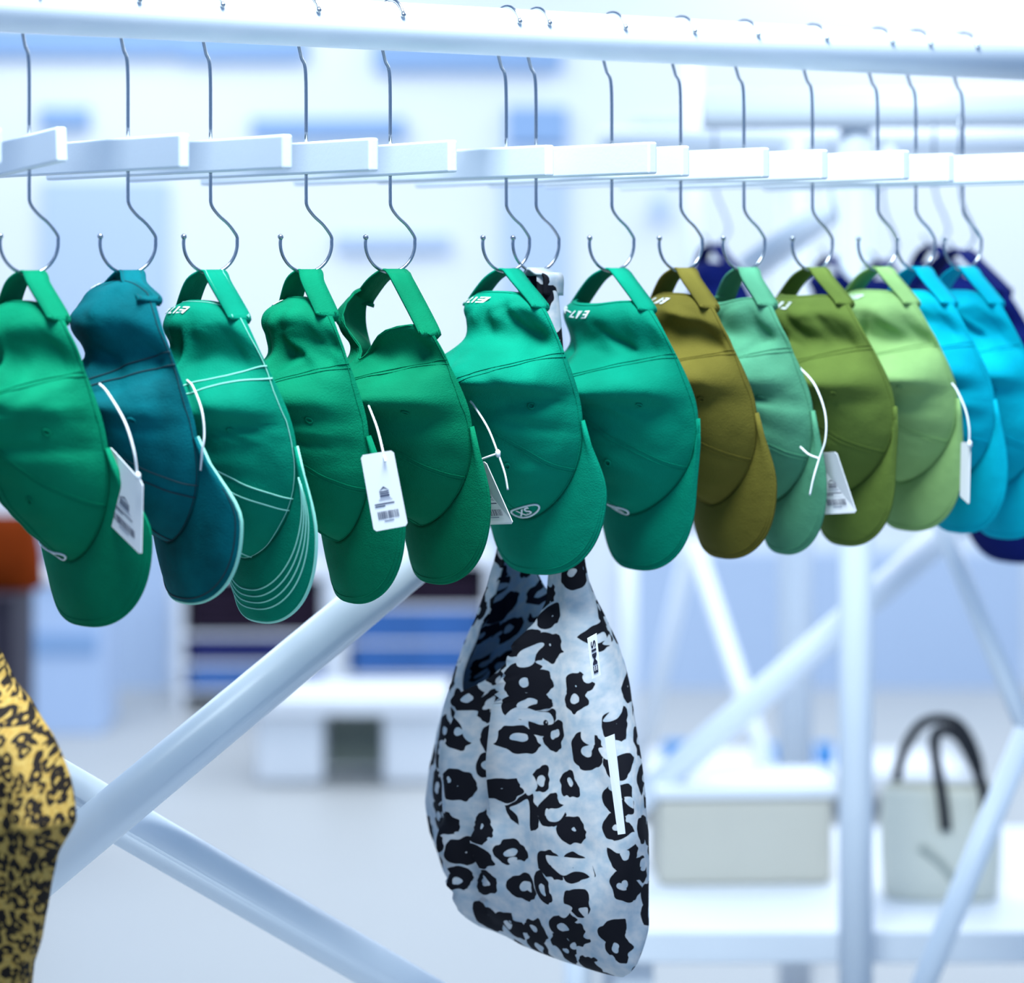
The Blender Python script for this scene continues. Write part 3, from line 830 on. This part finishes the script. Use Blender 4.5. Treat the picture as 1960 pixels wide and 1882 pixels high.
o = mesh_obj('side_ribbon', Vt, [(0, 1, 2, 3)], M_TAG, bag, smooth=False); solid(o, .0012, 0)

# ------------------------------------------------------------------ racks, furniture and goods behind
def ptube(name, p, q, dia, mat, parent=None, n=24):
    base = parent.location if parent else Vector((0, 0, 0))
    return tube(name, [Vector(p) - base, Vector(q) - base], dia / 2, mat, parent, n)
ZR = 4.25
rear = empty('garment_rack', cpt((1640 - CX) / FPX * ZR, ZR, 0))
tag(rear, 'blurred white rack behind, its upright standing between the tote bag and the box', 'garment rack')
ptube('rail', pix(1345, 210, ZR), pix(2350, 204, ZR), .060, M_WHITE, rear)
pp = pix(1638, 205, ZR + .03); ptube('post', pp, (pp.x, pp.y, 0), .052, M_WHITE, rear)
pp = pix(2300, 205, ZR + .03); ptube('post', pp, (pp.x, pp.y, 0), .052, M_WHITE, rear)
ptube('brace', pix(1100, 1642, 4.7), pix(1850, 985, 4.7), .048, M_WHITE, rear)
pp = pix(1108, 1634, 4.7); ptube('post', pp, (pp.x, pp.y, 0), .048, M_WHITE, rear)
ptube('brace', pix(1430, 520, 4.6), pix(1720, 300, 4.6), .048, M_WHITE, rear)
ptube('brace', pix(1965, 1400, 3.9), pix(1650, 2175, 3.9), .034, M_WHITE, rear)
ptube('brace', pix(1780, 950, 4.1), pix(1975, 1425, 3.95), .028, M_WHITE, rear)
far = empty('garment_rack', cpt((1522 - CX) / FPX * 5.6, 5.6, 0))
tag(far, 'pale out of focus rack deeper in the shop, with thin slanting struts', 'garment rack')
pp = pix(1522, 262, 5.6); ptube('post', pp, (pp.x, pp.y, 0), .068, M_WHITE, far)
ptube('rail', pix(1150, 275, 5.6), pix(2100, 270, 5.6), .06, M_WHITE, far)
ptube('strut', pix(1325, 1030, 6.8), pix(1586, 1825, 6.0), .038, M_WHITE, far)
ptube('strut', pix(1325, 1030, 6.8), pix(1194, 1598, 7.2), .036, M_WHITE, far)
pp = pix(1204, 1040, 7.2); ptube('post', pp, (pp.x, pp.y, 0), .040, M_WHITE, far)
pp = pix(1325, 1030, 6.8); ptube('post', (pp.x, pp.y, pp.z), (pp.x, pp.y, 2.0), .036, M_WHITE, far)

# navy caps on the rear rack
def navy_cap(u, vtop, Z, yaw, scale, label, seed):
    p = pix(u, vtop, Z)
    root = empty('baseball_cap', p, math.radians(yaw))
    make_cap(0, 0, M_NAVY, label, root=root, scale=scale, seed=seed, arch=16, group='navy caps on the rack behind', eyelets=())
    hk = tube('rear_hanger', catmull([pix(u, vtop - 250 * 4.2 / Z + 20, Z), pix(u + 1, vtop - 110, Z), pix(u + 22, vtop - 50, Z), pix(u + 26, vtop - 22, Z), pix(u, vtop + 4, Z), pix(u - 24, vtop - 20, Z)], 6), .0018, M_WIRE)
    tag(hk, 'thin steel hook above the ' + label, 'hook', 'hooks on the rack behind')
navy_cap(1368, 468, 4.3, -8, 1.0, 'navy cap peeking over the olive brown cap', 21)
navy_cap(1592, 492, 4.3, -8, .95, 'navy cap behind the moss green cap', 22)
navy_cap(1690, 500, 4.2, -8, 1.0, 'navy cap seen through the back opening of the lime cap', 23)
navy_cap(1788, 470, 4.1, -4, 1.0, 'navy cap behind the left turquoise cap', 24)
navy_cap(1838, 480, 3.75, 4, 1.36, 'large blurred navy cap at the right edge', 25)

# bench on the right with a box and a tote bag
M_BENCH = plain('white_laminate', (0.84, 0.86, 0.90, 1), .4, var=.02)
bench = empty('bench', cpt(0.75, 4.75, 0)); bench.rotation_euler = (0, 0, ROT)
tag(bench, 'low white bench at lower right carrying a box and a tote bag', 'bench')
def bpart(name, x, y, z, sx, sy, sz, mat=M_BENCH, bev=.004, par=bench):
    o = box(name, (x, y, z), (sx, sy, sz), mat, par, bev); return o
bpart('bench_top', 0, 0, .425, 1.25, .80, .05)
for sx in (-.56, .56):
    for sy in (-.34, .34): bpart('leg', sx, sy, .20, .06, .06, .40)
bpart('stretcher', 0, -.34, .22, 1.1, .03, .06)
M_BOX = plain('beige_canvas', srgb(200, 195, 182), .8, var=.05, bump=.2)
bx = empty('storage_box', cpt((1415 - CX) / FPX * 4.75, 4.75, .45)); bx.rotation_euler = (0, 0, ROT + .05)
tag(bx, 'beige fabric storage box with white lid on the white bench', 'box')
bpart('box_body', 0, 0, .072, .29, .17, .144, M_BOX, .012, bx)
bpart('lid', 0, 0, .155, .305, .185, .022, M_BENCH, .006, bx)
M_CREAM = plain('cream_canvas', srgb(222, 220, 205), .85, var=.04, bump=.3, bscale=500)
M_BLACK = plain('black_webbing', srgb(22, 24, 32), .7)
tb = empty('tote_bag', cpt((1800 - CX) / FPX * 4.6, 4.6, .45)); tb.rotation_euler = (0, 0, ROT - .1)
tag(tb, 'cream canvas tote bag with black handles standing on the bench', 'bag')
V, F = [], []
prof = [(0, .088, .050), (.01, .093, .056), (.06, .097, .055), (.12, .098, .046), (.165, .094, .034), (.178, .092, .030)]
NN = 32
for z, hw, th in prof:
    for i in range(NN):
        t = 2 * math.pi * i / NN; c, s_ = math.cos(t), math.sin(t)
        V.append(Vector((hw * math.copysign(abs(c) ** .5, c), th * math.copysign(abs(s_) ** .6, s_), z)))
for j in range(len(prof) - 1):
    for i in range(NN):
        F.append((j * NN + i, j * NN + (i + 1) % NN, (j + 1) * NN + (i + 1) % NN, (j + 1) * NN + i))
F.append(tuple(reversed(range(NN))))
solid(mesh_obj('bag_body', V, F, M_CREAM, tb), .002, -1)
def flat_strip(name, pts, hw, t, mat, parent, wide=Vector((1, 0, 0))):
    P = catmull(pts, 6); V, F = [], []
    for i, p in enumerate(P):
        tg = (P[min(i + 1, len(P) - 1)] - P[max(i - 1, 0)]).normalized()
        sd = tg.cross(Vector((0, 1, 0)));  sd = sd.normalized() if sd.length > 1e-4 else Vector(wide)
        V += [p - sd * hw, p + sd * hw]
    for i in range(len(P) - 1): F.append((2 * i, 2 * i + 1, 2 * i + 3, 2 * i + 2))
    return solid(mesh_obj(name, V, F, mat, parent), t, 0)
flat_strip('handle', [(-.066, .045, .12), (-.066, .036, .20), (-.030, .03, .272), (.028, .028, .276), (.062, .034, .215), (.064, .040, .15)], .008, .003, M_BLACK, tb)
flat_strip('handle', [(.006, -.054, .115), (.000, -.050, .17), (-.012, -.046, .25), (-.002, -.046, .275), (.030, -.048, .262), (.064, -.052, .19), (.072, -.056, .128)], .009, .003, M_BLACK, tb)
flat_strip('printed_band', [(-.035, -.0545, .088), (.0, -.057, .060), (.022, -.0575, .030), (.03, -.057, .01)], .006, .0008, plain('grey_print', srgb(170, 175, 165), .8), tb)

# low shelf far right with small blue boxes
sh = empty('shelf', cpt((1440 - CX) / FPX * 7.6, 7.6, 0)); sh.rotation_euler = (0, 0, ROT)
tag(sh, 'low white shelf far behind the beige box', 'shelf')
bpart('shelf_board', 0, 0, .11, 1.1, .36, .03, M_BENCH, .003, sh)
for sx in (-.5, .5): bpart('side_panel', sx, 0, .05, .03, .34, .10, M_BENCH, .002, sh)
M_CY = plain('blue_carton', srgb(60, 140, 205), .6)
for i, (u, w_, h_, what) in enumerate(((1296, .075, .055, 'leftmost of three small blue cartons on the low far shelf'), (1478, .05, .045, 'middle of three small blue cartons on the low far shelf'), (1578, .05, .05, 'rightmost of three small blue cartons, beside the blurred upright'))):
    e = empty('carton', cpt((u - CX) / FPX * 7.55, 7.55, .125)); e.rotation_euler = (0, 0, ROT)
    tag(e, what, 'carton', 'small blue cartons on the far shelf')
    bpart('carton_body', 0, 0, h_ / 2, w_, .06, h_, M_CY, .003, e); bpart('flap', 0, -.0, h_ + .002, w_ * .98, .058, .004, M_CY, .001, e)

# white low table in the middle distance on the left
lt = empty('low_table', cpt((672 - CX) / FPX * 8.05, 8.05, 0)); lt.rotation_euler = (0, 0, ROT)
tag(lt, 'low white table on two block feet standing on the pale floor', 'table')
bpart('table_top', 0, 0, .225, .56, .34, .05, M_BENCH, .006, lt)
bpart('block_foot', -.165, 0, .10, .19, .26, .20, M_BENCH, .02, lt)
bpart('block_foot', .19, 0, .10, .19, .26, .20, M_BENCH, .02, lt)
bpart('back_panel', .01, .12, .10, .18, .02, .18, plain('grey_green_panel', srgb(150, 160, 150), .8), .002, lt)
pp = cpt((640 - CX) / FPX * 8.3, 8.3, .25)
pl = empty('display_stand', cpt((640 - CX) / FPX * 8.45, 8.45, 0)); tag(pl, 'slim white upright stand behind the low white table', 'stand')
bpart('post', 0, 0, .42, .055, .055, .80, M_BENCH, .004, pl); bpart('base', 0, 0, .01, .2, .2, .02, M_BENCH, .004, pl); bpart('top_plate', 0, 0, .825, .12, .10, .012, M_BENCH, .003, pl)

# display units with dark and blue goods against the back wall
M_DK = fabric('dark_plum_cloth', srgb(40, 30, 45)); M_PL = fabric('dusk_blue_cloth', srgb(45, 50, 105)); M_BL = fabric('denim_blue_cloth', srgb(70, 115, 180))
def unit(u0, u1, v0, v1, Z, label, goods):
    x0, x1 = (u0 - CX) / FPX * Z, (u1 - CX) / FPX * Z
    z1, z0 = EYE + (CY - v0) / FPX * Z, EYE + (CY - v1) / FPX * Z
    e = empty('display_unit', cpt((x0 + x1) / 2, Z, 0)); e.rotation_euler = (0, 0, ROT); tag(e, label, 'display unit')
    w_ = x1 - x0
    for sx in (-1, 1): bpart('side_panel', sx * (w_ / 2 + .012), .15, z1 / 2, .024, .32, z1, M_BENCH, .002, e)
    bpart('top_panel', 0, .15, z1 + .012, w_ + .048, .32, .024, M_BENCH, .002, e)
    bpart('back_panel', 0, .30, z1 / 2, w_, .02, z1, M_BLUE, .001, e)
    lev = z0
    for (va, vb, mat, what, nst) in goods:
        za, zb = EYE + (CY - va) / FPX * Z, EYE + (CY - vb) / FPX * Z
        bpart('shelf_board', 0, .15, zb - .008, w_, .30, .014, M_BENCH, .001, e)
        for k in range(nst):
            st = empty('folded_stack', cpt((x0 + x1) / 2 - w_ / 2 + w_ * (k + .5) / nst, Z + .12, zb)); st.rotation_euler = (0, 0, ROT)
            tag(st, what if nst == 1 else ('left ' if k == 0 else 'right ') + what, 'clothes', 'folded clothes in the far display units')
            nl = 5
            for i in range(nl):
                hh = (za - zb) / nl
                bpart('folded_layer', 0, 0, hh * (i + .5), w_ / nst * (.94 - .02 * (i % 2)), .24, hh * .94, mat, hh * .35, st)
unit(352, 632, 1105, 1322, 9.2, 'white display unit of dark folded clothes behind the white stitched cap',
     [(1128, 1212, M_DK, 'stack of dark plum clothes below the white stitched cap', 1), (1216, 1268, M_PL, 'stack of dusk blue clothes left of the diagonal brace', 1), (1272, 1318, M_BL, 'stack of mid blue clothes lowest left of the diagonal brace', 1)])
unit(664, 930, 1080, 1300, 9.25, 'white display unit of blue folded clothes beside the grey leopard bag',
     [(1104, 1158, M_DK, 'stack of black clothes below the open-backed green cap', 1), (1162, 1228, M_BL, 'upper stack of blue clothes right of the brace', 1), (1230, 1290, M_BL, 'lower stack of blue clothes right of the brace', 1)])

# things at far left: an orange bag on a plinth-like cabinet
M_OR = fabric('burnt_orange_leather', srgb(128, 48, 8)); M_DK2 = plain('dark_brown_wood', srgb(40, 32, 50), .6)
ob = empty('shoulder_bag', cpt((8 - CX) / FPX * 7.0, 7.0, .42)); ob.rotation_euler = (0, 0, ROT)
tag(ob, 'burnt orange bag glimpsed under the leftmost green cap', 'bag')
ztop = EYE + (CY - 985) / FPX * 7.0; zb = EYE + (CY - 1128) / FPX * 7.0
ob.location.z = zb
V, F = [], []
hgt = ztop - zb
prof = [(0, .085, .05), (.04, .098, .06), (.5, .095, .055), (.9, .08, .035), (1, .07, .02)]
for z, hw, th in prof:
    for i in range(NN):
        t = 2 * math.pi * i / NN; c, s_ = math.cos(t), math.sin(t)
        V.append(Vector((hw * math.copysign(abs(c) ** .6, c), th * math.copysign(abs(s_) ** .7, s_), z * hgt)))
for j in range(len(prof) - 1):
    for i in range(NN): F.append((j * NN + i, j * NN + (i + 1) % NN, (j + 1) * NN + (i + 1) % NN, (j + 1) * NN + i))
F.append(tuple(reversed(range(NN)))); F.append(tuple(range((len(prof) - 1) * NN, len(prof) * NN)))
mesh_obj('bag_body', V, F, M_OR, ob)
flat_strip('handle', [(-.05, 0, hgt * .95), (-.04, 0, hgt * 1.3), (.0, 0, hgt * 1.42), (.04, 0, hgt * 1.3), (.05, 0, hgt * .95)], .008, .004, M_OR, ob)
cb = empty('cabinet', cpt((-20 - CX) / FPX * 7.0, 7.0, 0)); cb.rotation_euler = (0, 0, ROT); tag(cb, 'dark brown cabinet under the orange bag at the left edge', 'cabinet')
bpart('cabinet_body', 0, 0, zb / 2 + .01, .17, .30, zb - .04, M_DK2, .004, cb); bpart('cabinet_top', 0, 0, zb - .008, .18, .32, .016, M_DK2, .002, cb); bpart('door', .0, -.155, zb / 2, .15, .012, zb - .10, M_DK2, .003, cb)
ct = empty('counter', cpt((120 - CX) / FPX * 8.9, 8.9, 0)); ct.rotation_euler = (0, 0, ROT); tag(ct, 'pale blue counter with darker blue band behind the leftmost brim', 'counter')
zt = EYE + (CY - 1105) / FPX * 8.9
bpart('counter_body', 0, 0, zt / 2, .30, .3, zt, plain('pale_counter', srgb(185, 205, 235), .6), .004, ct); bpart('band', 0, -.152, .28, .26, .01, .07, M_BLUE2, .002, ct); bpart('counter_top', 0, 0, zt + .01, .33, .33, .02, M_BENCH, .003, ct)
